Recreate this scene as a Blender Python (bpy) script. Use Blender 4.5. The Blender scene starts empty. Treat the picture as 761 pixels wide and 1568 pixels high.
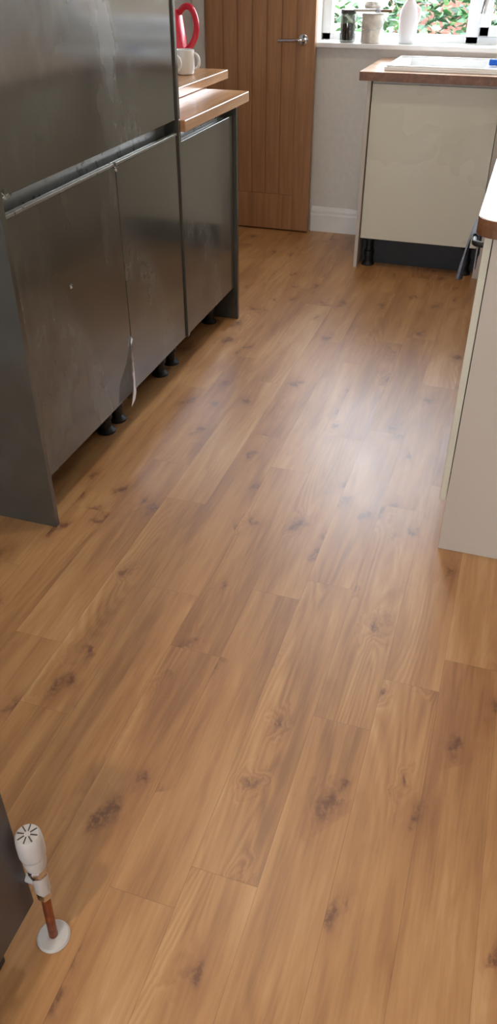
import bpy, bmesh, math, random
from mathutils import Vector, Matrix
random.seed(7)
scene=bpy.context.scene
scene.view_settings.view_transform='Standard'
scene.view_settings.look='None'
scene.view_settings.exposure=0.0

# ---------------------------------------------------------------- node helpers
class N:
    def __init__(s,name):
        s.mat=bpy.data.materials.new(name); s.mat.use_nodes=True
        s.nt=s.mat.node_tree; s.b=s.nt.nodes['Principled BSDF']; s.out=s.nt.nodes['Material Output']
    def node(s,t,**k):
        n=s.nt.nodes.new(t)
        for a,v in k.items(): setattr(n,a,v)
        return n
    def link(s,a,b): s.nt.links.new(a,b)
    def put(s,sock,v):
        if hasattr(v,'is_output') : s.link(v,sock)
        else: sock.default_value=v
    def m(s,op,a,b=0.0,c=0.0,clamp=False):
        n=s.node('ShaderNodeMath',operation=op,use_clamp=clamp)
        s.put(n.inputs[0],a); s.put(n.inputs[1],b); s.put(n.inputs[2],c)
        return n.outputs[0]
    def comb(s,x,y,z):
        n=s.node('ShaderNodeCombineXYZ'); s.put(n.inputs[0],x); s.put(n.inputs[1],y); s.put(n.inputs[2],z); return n.outputs[0]
    def obj(s):
        return s.node('ShaderNodeTexCoord').outputs['Object']
    def sep(s,v):
        n=s.node('ShaderNodeSeparateXYZ'); s.put(n.inputs[0],v); return n.outputs
    def vscale(s,v,sc):
        n=s.node('ShaderNodeMapping'); s.put(n.inputs[0],v); n.inputs['Scale'].default_value=sc; return n.outputs[0]
    def noise(s,v,scale=1,detail=3,rough=.5,dist=0):
        n=s.node('ShaderNodeTexNoise'); s.put(n.inputs['Vector'],v); n.inputs['Scale'].default_value=scale
        n.inputs['Detail'].default_value=detail; n.inputs['Roughness'].default_value=rough; n.inputs['Distortion'].default_value=dist
        return n.outputs[0]
    def rng(s,v,a,b,c,d,smooth=False):
        n=s.node('ShaderNodeMapRange'); 
        if smooth: n.interpolation_type='SMOOTHSTEP'
        s.put(n.inputs[0],v)
        for i,x in enumerate((a,b,c,d)): s.put(n.inputs[i+1],x)
        return n.outputs[0]
    def ramp(s,v,stops):
        n=s.node('ShaderNodeValToRGB'); s.put(n.inputs[0],v); e=n.color_ramp.elements
        while len(e)<len(stops): e.new(.5)
        for el,(p,c) in zip(e,stops): el.position=p; el.color=(*c,1)
        return n.outputs[0]
    def mix(s,f,a,b,mode='MIX'):
        n=s.node('ShaderNodeMix',data_type='RGBA',blend_type=mode)
        s.put(n.inputs[0],f)
        s.put(n.inputs[6],a if hasattr(a,'is_output') else (*a,1)); s.put(n.inputs[7],b if hasattr(b,'is_output') else (*b,1))
        return n.outputs[2]
    def bump(s,h,strength=.2,dist=.002):
        n=s.node('ShaderNodeBump'); n.inputs['Strength'].default_value=strength; n.inputs['Distance'].default_value=dist
        s.put(n.inputs['Height'],h); s.link(n.outputs[0],s.b.inputs['Normal'])
    def col(s,v): s.put(s.b.inputs['Base Color'], v if hasattr(v,'is_output') else (*v,1))
    def rough(s,v): s.put(s.b.inputs['Roughness'],v)

def srgb(r,g,b):
    f=lambda c:(c/255/12.92) if c/255<=.04045 else ((c/255+.055)/1.055)**2.4
    return (f(r),f(g),f(b))

def simple(name,c,rough=.5,metal=0,nscale=30,namt=.06,bump=0.0,coat=0):
    M=N(name); v=M.obj(); n=M.noise(v,nscale,3)
    d=tuple(x*(1-namt*2) for x in c); l=tuple(min(1,x*(1+namt*2)) for x in c)
    M.col(M.ramp(n,[(.3,d),(.7,l)])); M.rough(M.rng(n,.3,.7,max(0,rough-.04),rough+.04))
    M.b.inputs['Metallic'].default_value=metal
    M.b.inputs['Coat Weight'].default_value=coat
    if bump: M.bump(n,bump,.002)
    return M.mat

# ---- floor: oak-effect vinyl planks running along Y
def floor_mat():
    M=N('oak_plank_floor'); X,Y,Z=M.sep(M.obj())
    W,L=.13,.86
    xs=M.m('DIVIDE',X,W); row=M.m('FLOOR',xs); fx=M.m('FRACT',xs)
    wn=M.node('ShaderNodeTexWhiteNoise',noise_dimensions='1D'); M.put(wn.inputs['W'],row)
    us=M.m('ADD',M.m('DIVIDE',Y,L),M.m('MULTIPLY',wn.outputs[0],5.3)); colm=M.m('FLOOR',us); fu=M.m('FRACT',us)
    w2=M.node('ShaderNodeTexWhiteNoise',noise_dimensions='3D'); M.put(w2.inputs['Vector'],M.comb(row,colm,3.3))
    idv=w2.outputs[0]; ids=M.sep(w2.outputs[1])
    dx=M.m('MULTIPLY',M.m('MINIMUM',fx,M.m('SUBTRACT',1,fx)),W)
    dy=M.m('MULTIPLY',M.m('MINIMUM',fu,M.m('SUBTRACT',1,fu)),L)
    d=M.m('MINIMUM',dx,dy); seam=M.rng(d,.0002,.0011,1,0,True)
    px=M.m('ADD',X,M.m('MULTIPLY',idv,13.0)); py=M.m('ADD',Y,M.m('MULTIPLY',ids[1],29.0)); pz=M.m('MULTIPLY',ids[2],7.0)
    P=M.comb(px,py,pz)
    # knots
    warp=M.noise(M.vscale(P,(24,16,1)),1,3)
    kx=M.m('ADD',M.m('MULTIPLY',px,8.2),M.m('MULTIPLY',warp,.8)); ky=M.m('ADD',M.m('MULTIPLY',py,5.0),M.m('MULTIPLY',warp,.6))
    vo=M.node('ShaderNodeTexVoronoi',voronoi_dimensions='2D'); M.put(vo.inputs['Vector'],M.comb(kx,ky,0)); vo.inputs['Scale'].default_value=1
    kc=M.sep(vo.outputs['Color'])
    clus=M.noise(M.vscale(M.comb(X,Y,0),(1.6,1.2,1)),1.3,2)
    has=M.m('GREATER_THAN',M.m('ADD',kc[0],M.m('MULTIPLY',M.m('SUBTRACT',clus,.5),1.4)),.56)
    ksz=M.rng(kc[1],0,1,.11,.28)
    core=M.m('MULTIPLY',M.rng(vo.outputs['Distance'],0,ksz,1,0,True),has)
    halo=M.m('MULTIPLY',M.rng(vo.outputs['Distance'],0,M.m('MULTIPLY',ksz,2.5),1,0,True),has)
    blot=M.noise(M.vscale(P,(95,65,1)),1,4,.7)
    core=M.m('MULTIPLY',core,M.rng(blot,.36,.56,.15,1.3),clamp=True)
    # broad tone
    A=M.noise(M.vscale(P,(9,1.1,1)),1,4,.55,.8)
    A2=M.noise(M.vscale(P,(30,2.2,1)),1,4,.6,.6)
    B=M.noise(M.vscale(P,(140,6,1)),1,3,.6)
    C=M.noise(M.vscale(P,(480,24,1)),1,2,.6)
    D=M.noise(M.vscale(P,(14,3.0,1)),1,3,.6,.8)
    n0=M.m('ADD',M.noise(M.vscale(P,(7,.7,1)),1,1.5,.4,.3),M.m('MULTIPLY',halo,.07))
    fr=M.m('FRACT',M.m('MULTIPLY',n0,32)); ring=M.m('ABSOLUTE',M.m('SUBTRACT',M.m('MULTIPLY',fr,2),1))
    ringmask=M.rng(M.noise(M.vscale(P,(3,.5,1)),1.7,1),.52,.66,0,1,True)
    tone=M.m('ADD',M.m('MULTIPLY',A,.60),M.m('MULTIPLY',A2,.32)); tone=M.m('ADD',tone,M.m('MULTIPLY',B,.2))
    tone=M.m('ADD',tone,M.m('MULTIPLY',M.m('MULTIPLY',M.m('SUBTRACT',ring,.5),ringmask),.12))
    tone=M.m('ADD',tone,M.m('MULTIPLY',M.m('SUBTRACT',idv,.5),.08))
    base=M.ramp(tone,[(.40,srgb(146,97,55)),(.52,srgb(172,122,73)),(.62,srgb(187,138,87)),(.78,srgb(207,165,115))])
    base=M.mix(M.rng(D,.56,.74,0,.30,True),base,srgb(142,92,52))
    base=M.mix(M.m('MULTIPLY',halo,.38),base,srgb(138,82,46))
    base=M.mix(M.m('MULTIPLY',core,.74),base,srgb(88,44,26))
    base=M.mix(M.rng(C,.56,.72,0,.2),base,srgb(146,98,58))
    base=M.mix(M.m('MULTIPLY',seam,.36),base,srgb(90,56,34))
    M.col(base)
    M.rough(M.rng(M.m('ADD',B,M.noise(P,3,2)),.7,1.3,.40,.50))
    M.b.inputs['Specular IOR Level'].default_value=.75
    M.b.inputs['Coat Weight'].default_value=.4; M.b.inputs['Coat Roughness'].default_value=.34
    M.bump(M.m('SUBTRACT',M.m('MULTIPLY',B,.35),seam),.12,.001)
    return M.mat

def gloss_grey(name,dark=srgb(69,67,60)):
    M=N(name); o=M.node('ShaderNodeTexCoord').outputs['Object']
    a=M.noise(M.vscale(o,(1,1.4,1.0)),1.5,4,.6,.1)
    b=M.noise(M.vscale(o,(1,2.4,1)),3.5,5,.6,.1)
    sm=M.m('MULTIPLY',M.rng(a,.40,.70,0,1,True),M.rng(b,.34,.66,.15,1,True))
    M.col(M.mix(M.m('MULTIPLY',sm,.30),dark,srgb(134,134,128)))
    M.rough(M.rng(sm,0,1,.15,.34)); M.b.inputs['Coat Weight'].default_value=.7; M.b.inputs['Coat Roughness'].default_value=.10
    M.b.inputs['Specular IOR Level'].default_value=.55
    M.bump(M.noise(o,4,2),.05,.004)
    return M.mat

def wood(name,axis,c0,c1,c2,rough=.35,staves=0,coat=0):
    M=N(name); X,Y,Z=M.sep(M.obj())
    s={'X':(2,30,30),'Y':(30,2,30),'Z':(30,30,1.6)}[axis]
    st=M.comb(X,Y,Z); t=M.noise(M.vscale(st,s),1,5,.6,.6)
    f=M.noise(M.vscale(st,tuple(x*5 for x in s)),1,2)
    t=M.m('ADD',M.m('MULTIPLY',t,.85),M.m('MULTIPLY',f,.15))
    if staves:
        cross=X if axis=='Y' else Y; lng=Y if axis=='Y' else X
        r=M.m('FLOOR',M.m('DIVIDE',cross,.045)); c=M.m('FLOOR',M.m('ADD',M.m('DIVIDE',lng,.4),M.m('MULTIPLY',r,.37)))
        w=M.node('ShaderNodeTexWhiteNoise'); M.put(w.inputs['Vector'],M.comb(r,c,0))
        t=M.m('ADD',t,M.m('MULTIPLY',M.m('SUBTRACT',w.outputs[0],.5),.25))
    M.col(M.ramp(t,[(.3,c0),(.5,c1),(.7,c2)])); M.rough(rough); M.bump(f,.08,.001)
    M.b.inputs['Coat Weight'].default_value=coat; M.b.inputs['Coat Roughness'].default_value=.12
    return M.mat

MAT={}
MAT['floor']=floor_mat()
MAT['grey']=gloss_grey('gloss_anthracite_door')
MAT['rail']=simple('handle_rail_metal',srgb(140,138,132),.3,.5)
MAT['carcass']=simple('carcass_board',srgb(60,58,54),.6)
MAT['blackp']=simple('black_plastic',srgb(18,18,20),.5)
MAT['cream']=simple('cream_gloss_door',srgb(214,207,187),.28,0,2,.004,0,.3)
MAT['creampanel']=simple('cream_panel',srgb(196,184,171),.4,0,4,.01)
MAT['wall']=simple('wall_paint',srgb(222,216,206),.85,0,40,.02,.05)
MAT['wallgrey']=simple('wall_paint_grey',srgb(196,196,196),.85,0,40,.02,.05)
MAT['ceil']=simple('ceiling_paint',srgb(235,231,224),.9,0,20,.02)
MAT['white']=simple('white_gloss_trim',srgb(236,234,230),.35,0,10,.02)
MAT['upvc']=simple('white_upvc',srgb(240,242,244),.3,0,10,.01)
MAT['ceramic']=simple('white_ceramic',srgb(240,240,238),.15,0,5,.01,0,.5)
MAT['chrome']=simple('chrome',srgb(205,205,208),.15,1)
MAT['copper']=simple('copper_pipe',srgb(150,88,58),.38,.85,60,.2)
MAT['oakdoor']=wood('oak_door','Z',srgb(150,106,72),srgb(170,124,86),srgb(186,140,100),.45)
MAT['topY']=wood('oak_worktop','Y',srgb(170,124,86),srgb(196,150,108),srgb(214,172,130),.28,1,.5)
MAT['topX']=wood('oak_worktop_across','X',srgb(170,124,86),srgb(196,150,108),srgb(214,172,130),.28,1,.5)
MAT['topedge']=wood('worktop_edge','Y',srgb(96,60,38),srgb(122,80,52),srgb(146,100,68),.4)
MAT['radiator']=simple('anthracite_radiator',srgb(74,68,66),.4)
MAT['darksk']=simple('dark_skirting',srgb(48,44,42),.5)
MAT['red']=simple('red_plastic',srgb(214,34,62),.25,0,10,.03,0,.4)
MAT['bluesponge']=simple('blue_sponge',srgb(30,90,190),.9,0,200,.2,.5)
MAT['towel']=simple('grey_towel',srgb(128,132,146),.9,0,200,.15,.5)
MAT['oven']=simple('black_oven_glass',srgb(14,14,16),.1,0,10,.05,0,.5)
MAT['tin']=simple('paint_tin_metal',srgb(206,198,186),.4,.2,20,.15)
MAT['bristle']=simple('bristle',srgb(120,92,66),.8,0,200,.3)
M=N('garden_brick'); br=M.node('ShaderNodeTexBrick'); X,Y,Z=M.sep(M.obj()); M.put(br.inputs['Vector'],M.comb(X,Z,0))
br.inputs['Scale'].default_value=4.4; br.inputs['Color1'].default_value=(*srgb(112,72,58),1); br.inputs['Color2'].default_value=(*srgb(96,58,48),1); br.inputs['Mortar'].default_value=(*srgb(104,84,72),1)
M.col(br.outputs[0]); M.rough(.9); MAT['brick']=M.mat
MAT['fence']=simple('pale_render',srgb(206,204,196),.9,0,6,.06)
M=N('leaf_green'); gi=M.node('ShaderNodeNewGeometry'); M.col(M.ramp(gi.outputs['Random Per Island'],[(0,srgb(20,42,22)),(.4,srgb(36,72,34)),(.75,srgb(66,106,54)),(1,srgb(120,148,100))])); M.rough(.5); MAT['leaf']=M.mat
MAT['twig']=simple('twig_brown',srgb(96,70,50),.9,0,30,.2)
M=N('patio_gravel'); M.col(M.ramp(M.noise(M.obj(),9,6,.7),[(.3,srgb(130,124,110)),(.7,srgb(196,190,176))])); M.rough(.9); MAT['patio']=M.mat
def clear(name,tint,gl=.08,fac=.0):
    M=N(name); t=M.node('ShaderNodeBsdfTransparent'); t.inputs[0].default_value=(*tint,1)
    g=M.node('ShaderNodeBsdfGlossy'); g.inputs['Roughness'].default_value=gl; lw=M.node('ShaderNodeLayerWeight'); lw.inputs[0].default_value=.25
    n=M.noise(M.obj(),12,3); f=M.m('ADD',M.m('MULTIPLY',lw.outputs['Fresnel'],.5),M.m('MULTIPLY',n,fac))
    mx=M.node('ShaderNodeMixShader'); M.put(mx.inputs[0],f); M.link(t.outputs[0],mx.inputs[1]); M.link(g.outputs[0],mx.inputs[2]); M.link(mx.outputs[0],M.out.inputs[0]); return M.mat
MAT['glass']=clear('window_glass',(.98,.99,.99),.02)
MAT['film']=clear('protective_film_plastic',(.80,.80,.78),.4,.9)
MAT['jar']=clear('jar_glass',(.55,.55,.52),.05,.15)
MAT['filmtag']=simple('film_scrap',srgb(180,180,176),.4)
M=N('bottle_plastic'); M.col(M.ramp(M.noise(M.obj(),10,2),[(0,srgb(225,228,230)),(1,srgb(240,242,244))])); M.rough(.3); M.b.inputs['Subsurface Weight'].default_value=.2; MAT['bottle']=M.mat

# ---------------------------------------------------------------- mesh helpers
def newobj(name,me,mat,loc=(0,0,0)):
    o=bpy.data.objects.new(name,me); scene.collection.objects.link(o); o.location=loc
    if mat: me.materials.append(mat)
    return o
def bev(o,w,seg=2):
    if w:
        m=o.modifiers.new('bevel','BEVEL'); m.width=w; m.segments=seg; m.limit_method='ANGLE'; m.angle_limit=.7
        for p in o.data.polygons: p.use_smooth=True
        m.harden_normals=True
def box(name,x0,x1,y0,y1,z0,z1,mat,b=0,seg=2):
    c=Vector(((x0+x1)/2,(y0+y1)/2,(z0+z1)/2)); bm=bmesh.new(); bmesh.ops.create_cube(bm,size=1)
    for v in bm.verts: v.co=Vector((v.co.x*(x1-x0),v.co.y*(y1-y0),v.co.z*(z1-z0)))
    me=bpy.data.meshes.new(name); bm.to_mesh(me); bm.free(); o=newobj(name,me,mat,c); bev(o,b,seg); return o
def boxes(name,lst,mat,b=0):
    bm=bmesh.new(); 
    xs=[v for l in lst for v in l[0:2]]; ys=[v for l in lst for v in l[2:4]]; zs=[v for l in lst for v in l[4:6]]
    c=Vector(((min(xs)+max(xs))/2,(min(ys)+max(ys))/2,(min(zs)+max(zs))/2))
    for (x0,x1,y0,y1,z0,z1) in lst:
        r=bmesh.ops.create_cube(bm,size=1)
        for v in r['verts']: v.co=Vector(((x0+x1)/2+v.co.x*(x1-x0),(y0+y1)/2+v.co.y*(y1-y0),(z0+z1)/2+v.co.z*(z1-z0)))-c
    me=bpy.data.meshes.new(name); bm.to_mesh(me); bm.free(); o=newobj(name,me,mat,c); bev(o,b); return o
def lathe(name,prof,loc,mat,seg=32,rot=None):
    bm=bmesh.new(); rings=[]
    for r,z in prof:
        rings.append([bm.verts.new((max(r,.0001)*math.cos(2*math.pi*i/seg),max(r,.0001)*math.sin(2*math.pi*i/seg),z)) for i in range(seg)])
    for a,b in zip(rings,rings[1:]):
        for i in range(seg): bm.faces.new((a[i],a[(i+1)%seg],b[(i+1)%seg],b[i]))
    bm.faces.new(list(reversed(rings[0]))); bm.faces.new(rings[-1])
    bmesh.ops.recalc_face_normals(bm,faces=bm.faces)
    for f in bm.faces: f.smooth=True
    me=bpy.data.meshes.new(name); bm.to_mesh(me); bm.free(); o=newobj(name,me,mat,loc)
    m=o.modifiers.new('es','EDGE_SPLIT'); m.split_angle=.7
    if rot: o.rotation_euler=rot
    return o
def tube(name,pts,r,mat,cyc=False,res=6):
    cu=bpy.data.curves.new(name,'CURVE'); cu.dimensions='3D'; cu.bevel_depth=r; cu.bevel_resolution=res; cu.use_fill_caps=True
    c=sum((Vector(p) for p in pts),Vector())/len(pts)
    s=cu.splines.new('NURBS' if len(pts)>2 else 'POLY'); s.points.add(len(pts)-1)
    for p,q in zip(s.points,pts): p.co=(*(Vector(q)-c),1)
    s.use_endpoint_u=True; s.use_cyclic_u=cyc; s.order_u=3
    tmp=bpy.data.objects.new(name+'_c',cu); scene.collection.objects.link(tmp); bpy.context.view_layer.update()
    me=bpy.data.meshes.new_from_object(tmp.evaluated_get(bpy.context.evaluated_depsgraph_get())); bpy.data.objects.remove(tmp)
    me.name=name; me.materials.clear()
    for p in me.polygons: p.use_smooth=True
    return newobj(name,me,mat,c)
def extr(name,prof,y0,y1,mat,axis='Y',b=0):
    ps=[p for p,z in prof]; zs=[z for p,z in prof]; cp=(min(ps)+max(ps))/2; cz=(min(zs)+max(zs))/2; ca=(y0+y1)/2
    bm=bmesh.new(); A=[];B=[]
    for p,z in prof:
        if axis=='Y': A.append(bm.verts.new((p-cp,y0-ca,z-cz))); B.append(bm.verts.new((p-cp,y1-ca,z-cz)))
        else: A.append(bm.verts.new((y0-ca,p-cp,z-cz))); B.append(bm.verts.new((y1-ca,p-cp,z-cz)))
    n=len(A)
    for i in range(n): bm.faces.new((A[i],A[(i+1)%n],B[(i+1)%n],B[i]))
    bm.faces.new(A); bm.faces.new(list(reversed(B))); bmesh.ops.recalc_face_normals(bm,faces=bm.faces)
    me=bpy.data.meshes.new(name); bm.to_mesh(me); bm.free()
    o=newobj(name,me,mat,(cp,ca,cz) if axis=='Y' else (ca,cp,cz)); bev(o,b); return o
def slab(name,pts,z0,z1,mat,b=.003):
    cx=sum(p[0] for p in pts)/len(pts); cy=sum(p[1] for p in pts)/len(pts)
    bm=bmesh.new(); A=[bm.verts.new((x-cx,y-cy,0)) for x,y in pts]; B=[bm.verts.new((x-cx,y-cy,z1-z0)) for x,y in pts]; n=len(A)
    for i in range(n): bm.faces.new((A[i],A[(i+1)%n],B[(i+1)%n],B[i]))
    bm.faces.new(list(reversed(A))); bm.faces.new(B); bmesh.ops.recalc_face_normals(bm,faces=bm.faces)
    me=bpy.data.meshes.new(name); bm.to_mesh(me); bm.free(); o=newobj(name,me,mat,(cx,cy,z0)); bev(o,b); return o
def group(name,objs):
    bpy.context.view_layer.update()
    pts=[o.matrix_world@Vector(c) for o in objs for c in o.bound_box]
    l=Vector(((min(p.x for p in pts)+max(p.x for p in pts))/2,(min(p.y for p in pts)+max(p.y for p in pts))/2,min(p.z for p in pts)))
    e=bpy.data.objects.new(name,None); e.empty_display_size=.1; scene.collection.objects.link(e); e.location=l
    for o in objs: o.parent=e; o.matrix_parent_inverse=Matrix.Translation(-l)
    return e
def arc(cx,cy,r,a0,a1,n=8):
    return [(cx+r*math.cos(math.radians(a0+(a1-a0)*i/n)),cy+r*math.sin(math.radians(a0+(a1-a0)*i/n))) for i in range(n+1)]

# ---------------------------------------------------------------- room shell
XL,XR,YB,YR,ZC=-1.86,.64,4.74,-2.2,2.4
box('floor',XL-.1,XR+.1,YR-.1,YB+.2,-.08,0,MAT['floor'])
box('ceiling',XL-.1,XR+.1,YR-.1,YB+.2,ZC,ZC+.08,MAT['ceil'])
box('wall_left',XL-.1,XL,YR-.1,YB+.2,0,ZC,MAT['wallgrey'])
box('wall_right',XR,XR+.1,YR-.1,YB+.2,0,ZC,MAT['wall'])
wx0,wx1,wz0,wz1=-1.165,.48,.965,2.12
boxes('wall_back',[(XL,wx0,YB,YB+.2,0,ZC),(wx1,XR,YB,YB+.2,0,ZC),(wx0,wx1,YB,YB+.2,0,wz0),(wx0,wx1,YB,YB+.2,wz1,ZC)],MAT['wall'])
rx0,rx1,rz0,rz1=-1.45,.15,.85,2.1  # unseen rear opening, added to let in fill for the foreground
boxes('wall_rear',[(XL,rx0,YR-.1,YR,0,ZC),(rx1,XR,YR-.1,YR,0,ZC),(rx0,rx1,YR-.1,YR,rz1,ZC),(rx0,rx1,YR-.1,YR,0,rz0)],MAT['wall'])
box('wall_partition',-.76,-.635,-.7,.465,0,ZC,MAT['wallgrey'])
box('baseboard_partition',-.634,-.588,-.7,.472,0,.12,MAT['darksk'],.004)
extr('baseboard_back',[(YB,.0),(YB-.018,.0),(YB-.018,.095),(YB-.014,.105),(YB-.014,.118),(YB-.008,.132),(YB-.004,.14),(YB,.14)],-1.15,-.767,MAT['white'],'X')
f=[]
for a,b in ((rx0,rx0+.06),(-.68,-.62),(rx1-.06,rx1)): f.append((a,b,YR-.08,YR-.02,rz0,rz1))
f+= [(rx0,rx1,YR-.08,YR-.02,rz0,rz0+.06),(rx0,rx1,YR-.08,YR-.02,rz1-.06,rz1)]
fr=boxes('frame',f,MAT['upvc'],.004); gl=box('glass',rx0+.05,rx1-.05,YR-.052,YR-.048,rz0+.05,rz1-.05,MAT['glass'])
group('added_fill_window',[fr,gl])  # added window behind the camera, there for foreground fill
y0,y1=YB+.11,YB+.17
fr=boxes('frame',[(wx0,wx0+.05,y0,y1,wz0+.02,wz1),(wx1-.05,wx1,y0,y1,wz0+.02,wz1),(wx0,wx1,y0,y1,wz0+.02,wz0+.055),(wx0,wx1,y0,y1,wz1-.05,wz1),(-.40,-.335,y0,y1,wz0+.02,wz1)],MAT['upvc'],.004)
cas=boxes('casement',[(-.335,-.285,y0-.012,y1-.01,wz0+.055,wz1-.05),(wx1-.1,wx1-.05,y0-.012,y1-.01,wz0+.055,wz1-.05),(-.335,wx1-.05,y0-.012,y1-.01,wz0+.055,wz0+.1),(-.335,wx1-.05,y0-.012,y1-.01,wz1-.1,wz1-.05)],MAT['upvc'],.004)
gl=boxes('glass',[(wx0+.05,-.40,y0+.03,y0+.034,wz0+.055,wz1-.05),(-.285,wx1-.1,y0+.03,y0+.034,wz0+.1,wz1-.1)],MAT['glass'])
hd=tube('handle',[(-.31,y0-.02,1.3),(-.31,y0-.045,1.3),(-.31,y0-.045,1.26),(-.31,y0-.04,1.18)],.008,MAT['upvc'])
group('window_1',[fr,cas,gl,hd])
box('window_sill',wx0-.02,wx1,YB-.045,y0,wz0-.005,wz0+.02,MAT['white'],.006)

# ---------------------------------------------------------------- door
dx0,dx1,dy0,dy1=-1.775,-1.157,4.668,4.708
parts=[box('stile_l',dx0,dx0+.1,dy0,dy1,.008,1.98,MAT['oakdoor'],.002),box('stile_r',dx1-.1,dx1,dy0,dy1,.008,1.98,MAT['oakdoor'],.002),
 box('rail_bottom',dx0+.1,dx1-.1,dy0,dy1,.008,.208,MAT['oakdoor'],.002),box('rail_top',dx0+.1,dx1-.1,dy0,dy1,1.86,1.98,MAT['oakdoor'],.002)]
nb=5; bw=(dx1-dx0-.2)/nb
for i in range(nb):
    a=dx0+.1+i*bw
    parts.append(box('board_%d'%(i+1),a+.0003,a+bw-.0003,dy0+.004,dy1-.004,.208,1.86,MAT['oakdoor'],.003,1))
hz=.997; hx=dx1-.062
parts.append(lathe('handle_rose',[(.0,0),(.026,0),(.026,.006),(.02,.01),(.0,.01)],(hx,dy0,hz),MAT['chrome'],32,(math.pi/2,0,0)))
parts.append(tube('handle_lever',[(hx,dy0-.005,hz),(hx,dy0-.05,hz),(hx-.02,dy0-.055,hz),(hx-.07,dy0-.052,hz-.002),(hx-.125,dy0-.05,hz-.004)],.009,MAT['chrome']))
group('door_1',parts)
boxes('trim_door',[(XL+.001,dx0-.008,YB-.05,YB,0,2.05),(XL+.001,dx1,YB-.05,YB,2.0,2.07)],MAT['white'],.006)

# ---------------------------------------------------------------- grey tall cabinet
FX=-1.135
def leg(x,y,h=.15):
    return lathe('leg',[(.0,0),(.034,0),(.034,.006),(.026,.014),(.02,.02),(.02,.05),(.025,.052),(.025,.075),(.018,.078),(.018,.13),(.036,.135),(.036,h),(0,h)],(x,y,0),MAT['blackp'],24)
def rail(name,ya,yb,zt,zb):
    return extr(name,[(-1.165,zt),(-1.150,zt),(-1.150,zt-.004),(-1.172,zt-.008),(-1.180,zt-.02),(-1.180,zb+.02),(-1.172,zb+.006),(-1.150,zb+.003),(-1.150,zb),(-1.165,zb),(-1.186,zb),(-1.186,zt)],ya,yb,MAT['rail'])
p=[box('end_panel',-1.858,-1.118,1.587,1.606,0,2.16,MAT['grey'],.0015),
 box('carcass_lower',-1.85,-1.162,1.608,2.688,.15,.845,MAT['carcass']),
 box('carcass_upper',-1.85,-1.162,1.608,2.688,.955,2.16,MAT['carcass']),
 box('lower_door_1',-1.158,FX,1.61,2.2095,.152,.882,MAT['grey'],.002),
 box('lower_door_2',-1.158,FX,2.2125,2.687,.152,.882,MAT['grey'],.002),
 box('upper_door',-1.158,FX,1.61,2.687,.925,2.15,MAT['grey'],.002),
 rail('handle_rail',1.608,2.688,.953,.847),
 box('door_edge_strip',FX-.012,FX+.002,1.612,2.2075,.877,.885,MAT['rail'],.001),
 box('door_edge_strip_b',FX-.012,FX+.002,2.2145,2.685,.877,.885,MAT['rail'],.001),
 box('side_panel',-1.858,-1.128,2.689,2.707,.15,2.16,MAT['grey'],.0015)]
for x,y in ((-1.235,1.70),(-1.235,2.15),(-1.235,2.238),(-1.235,2.63),(-1.75,1.70),(-1.75,2.15),(-1.75,2.238),(-1.75,2.63)): p.append(leg(x,y))
bm=bmesh.new(); g=[]
for i in range(9):
    t=i/8; rowv=[]
    for j in range(6):
        s=j/5; y=-.085*(1-t)*s; z=.21*t-.012*s; x=.003+.026*s*(1-t)+.005*math.sin(9*t+5*s)*s
        rowv.append(bm.verts.new((x,y,z)))
    g.append(rowv)
for a,b in zip(g,g[1:]):
    for j in range(5): bm.faces.new((a[j],a[j+1],b[j+1],b[j]))
me=bpy.data.meshes.new('film'); bm.to_mesh(me); bm.free()
p.append(newobj('protective_film',me,MAT['film'],(FX,2.207,.142)))
def scrap(y,z,s,n=6):
    bm=bmesh.new(); c=bm.verts.new((.003,0,0))
    for i in range(n):
        a=6.283*i/n+random.uniform(-.3,.3); l=s*random.uniform(.6,1.2); w_=.2
        v1=bm.verts.new((.001,l*math.cos(a-w_),l*math.sin(a-w_))); v2=bm.verts.new((.006,l*math.cos(a+w_),l*math.sin(a+w_))); bm.faces.new((c,v1,v2))
    me=bpy.data.meshes.new('film_scrap'); bm.to_mesh(me); bm.free(); return newobj('film_scrap',me,MAT['filmtag'],(FX,y,z))
p+=[scrap(1.875,.632,.009),scrap(2.21,.872,.014,7),scrap(1.635,.93,.014,5)]
group('tall_kitchen_cabinet',p)
p=[box('carcass',-1.85,-1.162,2.71,3.268,.15,.84,MAT['carcass']),
 box('door',-1.158,FX,2.711,3.266,.152,.852,MAT['grey'],.002),
 extr('handle_rail',[(-1.165,.882),(-1.15,.882),(-1.15,.878),(-1.172,.874),(-1.172,.85),(-1.15,.845),(-1.15,.842),(-1.19,.842),(-1.19,.882)],2.71,3.268,MAT['rail']),
 box('end_panel',-1.858,-1.12,3.27,3.289,0,.88,MAT['grey'],.0015),
 box('back_rail',-1.85,-1.80,2.71,3.268,.84,.882,MAT['carcass'])]
for x,y in ((-1.235,2.742),(-1.235,3.2),(-1.75,2.742),(-1.75,3.2)): p.append(leg(x,y))
group('base_kitchen_cabinet',p)
slab('wooden_worktop',[(-1.858,2.71),(-1.112,2.71)]+arc(-1.122,3.40,.012,0,90,4)+[(-1.858,3.412)],.883,.921,MAT['topY'],.004)
slab('wooden_worktop',[(-1.858,2.71),(-1.31,2.71),(-1.31,3.72),(-1.858,3.72)],.9215,.958,MAT['topY'],.004)

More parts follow.
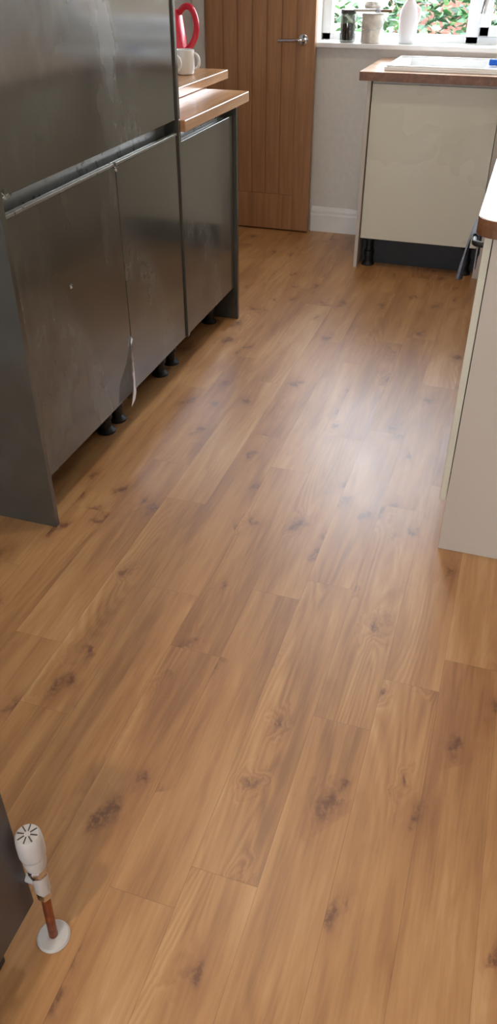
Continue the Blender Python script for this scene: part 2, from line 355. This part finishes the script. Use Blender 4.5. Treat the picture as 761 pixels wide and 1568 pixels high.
# ---- mugs and kettle
def mug(loc,ang):
    b=lathe('body',[(0,0),(.03,0),(.036,.004),(.04,.02),(.041,.09),(.0385,.092),(.0365,.088),(.036,.012),(.0,.008)],loc,MAT['ceramic'])
    h=[]
    for i in range(9):
        a=-80+160*i/8; r=.024
        d=.037+r*math.cos(math.radians(a)); h.append((loc[0]+d*math.cos(ang),loc[1]+d*math.sin(ang),loc[2]+.048+.03*math.sin(math.radians(a))))
    return group('coffee_mug',[b,tube('handle',h,.0055,MAT['ceramic'])])
mug((-1.425,3.50,.9585),.2); mug((-1.47,3.40,.9585),.4)
kx,ky=-1.55,3.64
b=lathe('body',[(0,0),(.075,0),(.08,.006),(.08,.03),(.074,.12),(.062,.2),(.05,.225),(.0,.228)],(kx,ky,.9585),MAT['red'])
lid=lathe('lid_knob',[(0,0),(.014,0),(.01,.008),(.016,.02),(0,.024)],(kx,ky,.9585+.226),MAT['white'])
hh=[(kx+.055,ky-.01,1.17),(kx+.075,ky-.015,1.195),(kx+.115,ky-.02,1.195),(kx+.14,ky-.025,1.14),(kx+.13,ky-.02,1.08),(kx+.09,ky-.015,1.035),(kx+.072,ky-.012,1.03)]
h=tube('handle',hh,.0125,MAT['red'])
sp=tube('spout',[(kx-.06,ky,1.05),(kx-.09,ky,1.09),(kx-.105,ky,1.15)],.014,MAT['red'])
ba=lathe('base_plate',[(0,0),(.085,0),(.085,.004),(.0,.004)],(kx,ky,.958),MAT['white'])
group('red_kettle',[b,lid,h,sp,ba])

# ---------------------------------------------------------------- cream sink unit
p=[box('end_panel',-.765,-.747,4.148,4.72,0,.885,MAT['creampanel'],.001),
 box('carcass',-.745,-.14,4.19,4.72,.15,.70,MAT['creampanel']),
 box('top_rail',-.745,-.14,4.19,4.21,.70,.884,MAT['creampanel']),
 box('door',-.742,-.145,4.165,4.187,.152,.872,MAT['cream'],.002),
 box('corner_post',-.142,-.035,4.165,4.187,.0,.884,MAT['creampanel'],.001),
 box('plinth',-.745,-.145,4.262,4.28,0,.148,MAT['blackp'],.001)]
for x in (-.70,-.19): p.append(leg(x,4.225))
group('sink_cabinet',p)
hx0,hx1,hy0,hy1=-.63,-.25,4.27,4.58
def ringslab(name,x0,x1,y0,y1,z0,z1,mat,b,g_=0):
    cx,cy=(x0+x1)/2,(y0+y1)/2; bm=bmesh.new()
    O=[(x0,y0),(x1,y0),(x1,y1),(x0,y1)]; I=[(hx0-g_,hy0-g_),(hx1+g_,hy0-g_),(hx1+g_,hy1+g_),(hx0-g_,hy1+g_)]
    V={}
    for k,z in (('b',z0),('t',z1)):
        V['O'+k]=[bm.verts.new((x-cx,y-cy,z-z0)) for x,y in O]; V['I'+k]=[bm.verts.new((x-cx,y-cy,z-z0)) for x,y in I]
    for i in range(4):
        j=(i+1)%4
        bm.faces.new((V['Ot'][i],V['Ot'][j],V['It'][j],V['It'][i])); bm.faces.new((V['Ob'][j],V['Ob'][i],V['Ib'][i],V['Ib'][j]))
        bm.faces.new((V['Ob'][i],V['Ob'][j],V['Ot'][j],V['Ot'][i])); bm.faces.new((V['It'][i],V['It'][j],V['Ib'][j],V['Ib'][i]))
    bmesh.ops.recalc_face_normals(bm,faces=bm.faces)
    me=bpy.data.meshes.new(name); bm.to_mesh(me); bm.free(); o=newobj(name,me,mat,(cx,cy,z0)); bev(o,b); return o
w=ringslab('surface',-.80,.638,4.127,4.738,.886,.924,MAT['topX'],.003,.012)
e=box('front_edge',-.80,-.066,4.1255,4.1275,.887,.923,MAT['topedge'])
e2=box('side_edge',-.8015,-.7995,4.127,4.738,.887,.923,MAT['topedge'])
group('sink_worktop',[w,e,e2])
s1=ringslab('rim',-.70,.28,4.19,4.62,.9245,.940,MAT['ceramic'],.003)
zb=.885
s2=boxes('bowl',[(hx0-.006,hx0+.001,hy0-.006,hy1+.006,zb,.934),(hx1-.001,hx1+.006,hy0-.006,hy1+.006,zb,.934),(hx0,hx1,hy0-.006,hy0+.001,zb,.934),(hx0,hx1,hy1-.001,hy1+.006,zb,.934),(hx0,hx1,hy0,hy1,zb-.006,zb+.002)],MAT['ceramic'])
gr=[(-.19,.22,4.28+.045*i,4.292+.045*i,.9385,.943) for i in range(7)]
s3=boxes('drainer_ribs',gr,MAT['ceramic'],.002)
s4=boxes('raised_lip',[(-.69,.27,4.195,4.207,.938,.947),(-.69,.27,4.60,4.612,.938,.947),(-.69,-.678,4.207,4.60,.938,.947),(.258,.27,4.207,4.60,.938,.947)],MAT['ceramic'],.003)
s5=lathe('drain',[(0,0),(.04,0),(.042,.003),(0,.003)],(-.44,4.42,zb+.002),MAT['chrome'])
group('kitchen_sink',[s1,s2,s3,s4,s5])
ty=4.665
t1=lathe('base',[(0,0),(.028,0),(.028,.01),(.02,.02),(.02,.09),(.024,.095),(.0,.1)],(-.12,ty,.9245),MAT['chrome'])
t2=tube('spout',[(-.12,ty,1.0),(-.12,ty,1.16),(-.13,4.65,1.26),(-.22,4.58,1.29),(-.30,4.5,1.25),(-.305,4.495,1.14)],.012,MAT['chrome'])
t3=tube('lever',[(-.12,ty,1.01),(-.08,ty-.01,1.03),(-.04,ty-.02,1.05)],.007,MAT['chrome'])
group('kitchen_tap',[t1,t2,t3])
box('sponge',-.235,-.165,4.35,4.39,.9435,.968,MAT['bluesponge'],.006)

# ---------------------------------------------------------------- right hand cream units with worktop
p=[box('end_panel',-.03,.636,1.84,1.858,0,.884,MAT['creampanel'],.001),
 box('carcass',-.03,.636,1.86,2.2,.15,.88,MAT['creampanel']),
 box('carcass_far',-.03,.636,2.8,4.12,.15,.88,MAT['creampanel']),
 box('door_1',-.05,-.032,1.86,2.197,.152,.872,MAT['cream'],.002),
 box('door_2',-.05,-.032,2.803,3.4,.152,.872,MAT['cream'],.002),
 box('door_3',-.05,-.032,3.404,4.0,.152,.872,MAT['cream'],.002),
 box('plinth',.03,.048,1.86,4.12,0,.148,MAT['creampanel'])]
group('kitchen_base_unit',p)
p=[box('body',-.03,.6,2.203,2.797,.15,.88,MAT['blackp']),
 box('glass_door',-.052,-.031,2.206,2.794,.17,.76,MAT['oven'],.003),
 box('control_panel',-.05,-.031,2.206,2.794,.765,.878,MAT['oven'],.003),
 tube('handle',[(-.05,2.26,.735),(-.085,2.26,.735),(-.088,2.3,.735),(-.088,2.7,.735),(-.085,2.74,.735),(-.05,2.74,.735)],.008,MAT['blackp'])]
group('built_in_oven',p)
bm=bmesh.new(); g=[]
prof=[(-.076,.65),(-.077,.68),(-.077,.72),(-.080,.742),(-.088,.7465),(-.097,.742),(-.102,.72),(-.107,.69),(-.111,.65),(-.115,.615)]
for i in range(15):
    y=2.32+.17*i/14; r=[]
    for k,(x,z) in enumerate(prof):
        fold=.009*math.sin(i*1.5)*max(0,(.735-z)/.12) if k>=5 else 0
        r.append(bm.verts.new((x-fold if k>=5 else x,y-2.405,z-.68-(.012*math.sin(i*.6) if k in(0,9) else 0))))
    g.append(r)
for a,b in zip(g,g[1:]):
    for k in range(len(prof)-1): bm.faces.new((a[k],a[k+1],b[k+1],b[k]))
for f_ in bm.faces: f_.smooth=True
me=bpy.data.meshes.new('tea_towel'); bm.to_mesh(me); bm.free(); o=newobj('tea_towel',me,MAT['towel'],(0,2.405,.68)); m=o.modifiers.new('s','SOLIDIFY'); m.thickness=.002
r=.05
pts=[(.638,1.79),(.638,4.124),(-.068,4.124)]+arc(-.068+r,1.79+r,r,180,270,10)
a1=slab('surface',pts,.886,.924,MAT['topY'],.003)
eo=arc(-.068+r,1.79+r,r+.0015,180,270,10); ei=list(reversed(arc(-.068+r,1.79+r,r-.001,180,270,10)))
a2=slab('edging',[(-.0695,4.12)]+eo+[(.638,1.7885),(.638,1.791)]+ei+[(-.067,4.12)],.887,.923,MAT['topedge'],0)
group('oak_worktop',[a1,a2])

# ---------------------------------------------------------------- sill objects
sz=wz0+.0205
jx,jy=-1.005,4.76
j1=lathe('glass',[(0,0),(.038,0),(.04,.004),(.04,.12),(.036,.128),(.034,.12),(.036,.008),(0,.006)],(jx,jy,sz),MAT['jar'])
j2=lathe('lid',[(0,0),(.04,0),(.041,.018),(0,.019)],(jx,jy,sz+.128),simple('dark_lid',srgb(70,66,64),.4,.5))
j3=lathe('contents',[(0,0),(.034,0),(.034,.075),(0,.075)],(jx,jy,sz+.009),simple('coffee_brown',srgb(74,60,52),.8))
group('storage_jar',[j1,j2,j3])
px_,py_=-.875,4.76
k1=lathe('tin',[(0,0),(.056,0),(.058,.004),(.056,.008),(.056,.118),(.059,.122),(.059,.127),(.052,.127),(.052,.012),(0,.012)],(px_,py_,sz),MAT['tin'])
k2=lathe('lid',[(0,0),(.055,0),(.057,.004),(.04,.005),(0,.003)],(px_,py_,sz+.1275),MAT['tin'])
k3=tube('bail_handle',[(px_-.06,py_,sz+.11),(px_-.065,py_-.02,sz+.07),(px_,py_-.068,sz+.05),(px_+.065,py_-.02,sz+.07),(px_+.06,py_,sz+.11)],.0018,MAT['chrome'])
group('paint_tin',[k1,k2,k3])
q1=box('handle',-.115,.0,-.011,.011,0,.012,simple('brush_handle',srgb(196,186,172),.4),.005)
q2=box('ferrule',0,.03,-.024,.024,-.002,.014,MAT['chrome'],.002); q3=box('bristles',.03,.085,-.023,.023,0,.012,MAT['bristle'],.003)
for q in (q1,q2,q3): q.location+=Vector((-.86,py_-.01,sz+.137)); 
bpy.context.view_layer.update(); group('paint_brush',[q1,q2,q3])
rg=lathe('folded_cloth',[(0,0),(.045,.0),(.05,.012),(.04,.03),(.02,.036),(0,.034)],(px_-.005,py_+.02,sz+.151),simple('cloth_beige',srgb(206,200,190),.9,0,60,.2,.5),14)
bx,by=-.69,4.765
c1=lathe('body',[(0,0),(.042,0),(.047,.006),(.048,.12),(.044,.15),(.025,.185),(.016,.2),(.016,.215),(0,.215)],(bx,by,sz),MAT['bottle'])
c1.scale=(1,.75,1)
c2=lathe('cap',[(0,0),(.019,0),(.019,.02),(.016,.024),(0,.024)],(bx,by,sz+.2155),MAT['upvc'])
c3=tube('grip',[(bx+.03,by,sz+.165),(bx+.052,by,sz+.16),(bx+.055,by,sz+.12),(bx+.044,by,sz+.09)],.007,MAT['bottle'])
group('plastic_bottle',[c1,c2,c3])

# ---------------------------------------------------------------- radiator + valve
p=[box('front_panel',-.572,-.55,-.45,.535,.105,.70,MAT['radiator'],.006,3),
 box('rear_panel',-.628,-.607,-.45,.53,.105,.70,MAT['radiator'],.006,3)]
fins=[(-.607,-.572,-.43+.033*i,-.427+.033*i,.13,.68) for i in range(29)]
p.append(boxes('fins',fins,MAT['radiator']))
p.append(box('top_grille',-.628,-.55,-.45,.535,.70,.706,MAT['radiator'],.002))
group('radiator',p)
vx,vy=-.524,.532
vw=simple('valve_white',srgb(190,184,180),.45,0,10,.03)
prof=[(0,0),(.014,0),(.0165,.006),(.018,.02),(.018,.034),(.020,.036),(.021,.042),(.021,.068),(.0198,.084),(.017,.0885),(0,.089)]
h1=lathe('thermostatic_head',prof,(vx,vy,.230),vw)
slots=[]
for i in range(8):
    a=2*math.pi*i/8+.2; s_=box('slot_%d'%i,-.0055,.0055,-.0009,.0009,0,.0016,MAT['radiator']); s_.location=Vector((vx+.0105*math.cos(a),vy+.0105*math.sin(a),.3188)); s_.rotation_euler=(0,0,a); slots.append(s_)
n1=lathe('collar_nut',[(0,0),(.013,0),(.0155,.003),(.0155,.018),(.014,.022),(0,.022)],(vx,vy,.210),MAT['chrome'],8)
n2=lathe('valve_body',[(0,0),(.011,0),(.0125,.004),(.013,.05),(0,.05)],(vx,vy,.160),vw)
n3=tube('radiator_tail',[(vx,vy-.0,.182),(-.552,vy-.0,.182)],.007,vw)
n4=lathe('compression_nut',[(0,0),(.0125,0),(.0125,.016),(.01,.018),(0,.018)],(vx,vy,.143),MAT['chrome'],6)
n5=tube('copper_pipe',[(vx,vy,.15),(-.531,.532,-.0)],.0078,MAT['copper'])
n6=lathe('pipe_collar',[(.0,0),(.028,0),(.029,.003),(.026,.007),(.013,.009),(.009,.009),(0,.008)],(-.531,.532,0),vw)
group('radiator_valve',[h1,n1,n2,n3,n4,n5,n6]+slots)

# ---------------------------------------------------------------- garden
box('ground_outside',-12,12,YB+.2,16,-.2,-.1,MAT['patio'])
box('ground_outside',-12,12,-14,YR-.1,-.2,-.1,MAT['patio'])
box('garden_wall',-1.7,9,10.5,10.7,-.1,1.45,MAT['brick'])
box('garden_wall',-9,-1.71,10.5,10.7,-.1,1.45,MAT['fence'])
def shrub(cx,cy,rx,ry,h,n):
    bm=bmesh.new()
    for i in range(n):
        u=random.uniform(-1,1); a=random.uniform(0,6.28); rr=random.uniform(.55,1)**.5
        x=rx*rr*math.cos(a)*math.sqrt(1-u*u); y=ry*rr*math.sin(a)*math.sqrt(1-u*u); z=h/2+h/2*rr*u
        s=random.uniform(.03,.065)
        q=Matrix.Rotation(random.uniform(0,6.28),3,'Z')@Matrix.Rotation(random.uniform(-1.2,1.2),3,'X')@Matrix.Rotation(random.uniform(-.8,.8),3,'Y')
        vs=[bm.verts.new(Vector((x,y,z))+q@Vector(c)*s) for c in ((-1,0,0),(-.3,-.45,.08),(.5,-.35,.05),(1.1,0,-.15),(.5,.35,.05),(-.3,.45,.08))]
        bm.faces.new(vs)
    for i in range(26):
        a=random.uniform(0,6.28); e=Vector((rx*.8*math.cos(a),ry*.8*math.sin(a),h*random.uniform(.5,.95))); s=Vector((random.uniform(-.1,.1),random.uniform(-.1,.1),0))
        d=Vector((.012,0,0)); d2=Vector((0,.012,0))
        A=[bm.verts.new(s+k) for k in (d,d2,-d,-d2)]; B=[bm.verts.new(e+k*.4) for k in (d,d2,-d,-d2)]
        for k in range(4):
            f_=bm.faces.new((A[k],A[(k+1)%4],B[(k+1)%4],B[k])); f_.material_index=1
    me=bpy.data.meshes.new('garden_shrub'); bm.to_mesh(me); bm.free(); o=newobj('garden_shrub',me,MAT['leaf'],(cx,cy,-.1)); me.materials.append(MAT['twig']); return o
shrub(-2.6,8.2,1.1,.8,1.45,1500); shrub(-.8,8.6,.9,.8,1.35,2400); shrub(.3,8.0,.8,.7,1.3,1400); shrub(1.6,8.4,1.1,.8,1.5,1000); shrub(-4.3,8.8,1.2,.8,1.5,1200)

# ---------------------------------------------------------------- light
w=bpy.data.worlds.new('overcast_sky'); scene.world=w; w.use_nodes=True; nt=w.node_tree
bg=nt.nodes['Background']; tc=nt.nodes.new('ShaderNodeTexCoord'); sp=nt.nodes.new('ShaderNodeSeparateXYZ'); rp=nt.nodes.new('ShaderNodeValToRGB')
nt.links.new(tc.outputs['Generated'],sp.inputs[0]); nt.links.new(sp.outputs[2],rp.inputs[0]); nt.links.new(rp.outputs[0],bg.inputs[0])
rp.color_ramp.elements[0].position=0; rp.color_ramp.elements[0].color=(.86,.92,1,1); rp.color_ramp.elements[1].position=.8; rp.color_ramp.elements[1].color=(.78,.87,1,1)
bg.inputs[1].default_value=18
def portal(name,loc,rot,sx,sy):
    l=bpy.data.lights.new(name,'AREA'); l.shape='RECTANGLE'; l.size=sx; l.size_y=sy; o=bpy.data.objects.new(name,l); scene.collection.objects.link(o); o.location=loc; o.rotation_euler=rot; l.cycles.is_portal=True
portal('window_portal',((wx0+wx1)/2,YB+.18,1.54),(-math.pi/2,0,0),1.65,1.2)
portal('fill_window_portal',((rx0+rx1)/2,YR-.12,(rz0+rz1)/2),(math.pi/2,0,0),rx1-rx0,rz1-rz0)  # sampling portal for the added rear fill opening
for i,(x,y) in enumerate(((-.6,-.3),(-.6,1.9),(-.6,3.5))):  # unseen ceiling spots with rims, added as warm fill
    can=lathe('rim',[(.03,0),(.045,0),(.047,-.004),(.03,-.006)],(x,y,ZC),MAT['white'])
    l=bpy.data.lights.new('fill_spot','SPOT'); l.energy=(66,30,22)[i]; l.color=(1,.87,.70); l.spot_size=2.5; l.spot_blend=.8; l.shadow_soft_size=.05
    o=bpy.data.objects.new('fill_spot',l); scene.collection.objects.link(o); o.location=(x,y,ZC-.02)
    e=bpy.data.objects.new('added_fill_light',None); scene.collection.objects.link(e); e.location=(x,y,ZC-.01)
    for q in (can,o): q.parent=e; q.matrix_parent_inverse=Matrix.Translation(-e.location)

# ---------------------------------------------------------------- camera
cd=bpy.data.cameras.new('camera'); cam=bpy.data.objects.new('camera',cd); scene.collection.objects.link(cam)
cd.sensor_fit='VERTICAL'; cd.sensor_height=36; cd.sensor_width=36; cd.lens=36*1198/1568; cd.clip_start=.02
cam.location=(0,0,1.4); cam.rotation_euler=(math.radians(90-35.9),0,math.radians(18.1))
scene.camera=cam
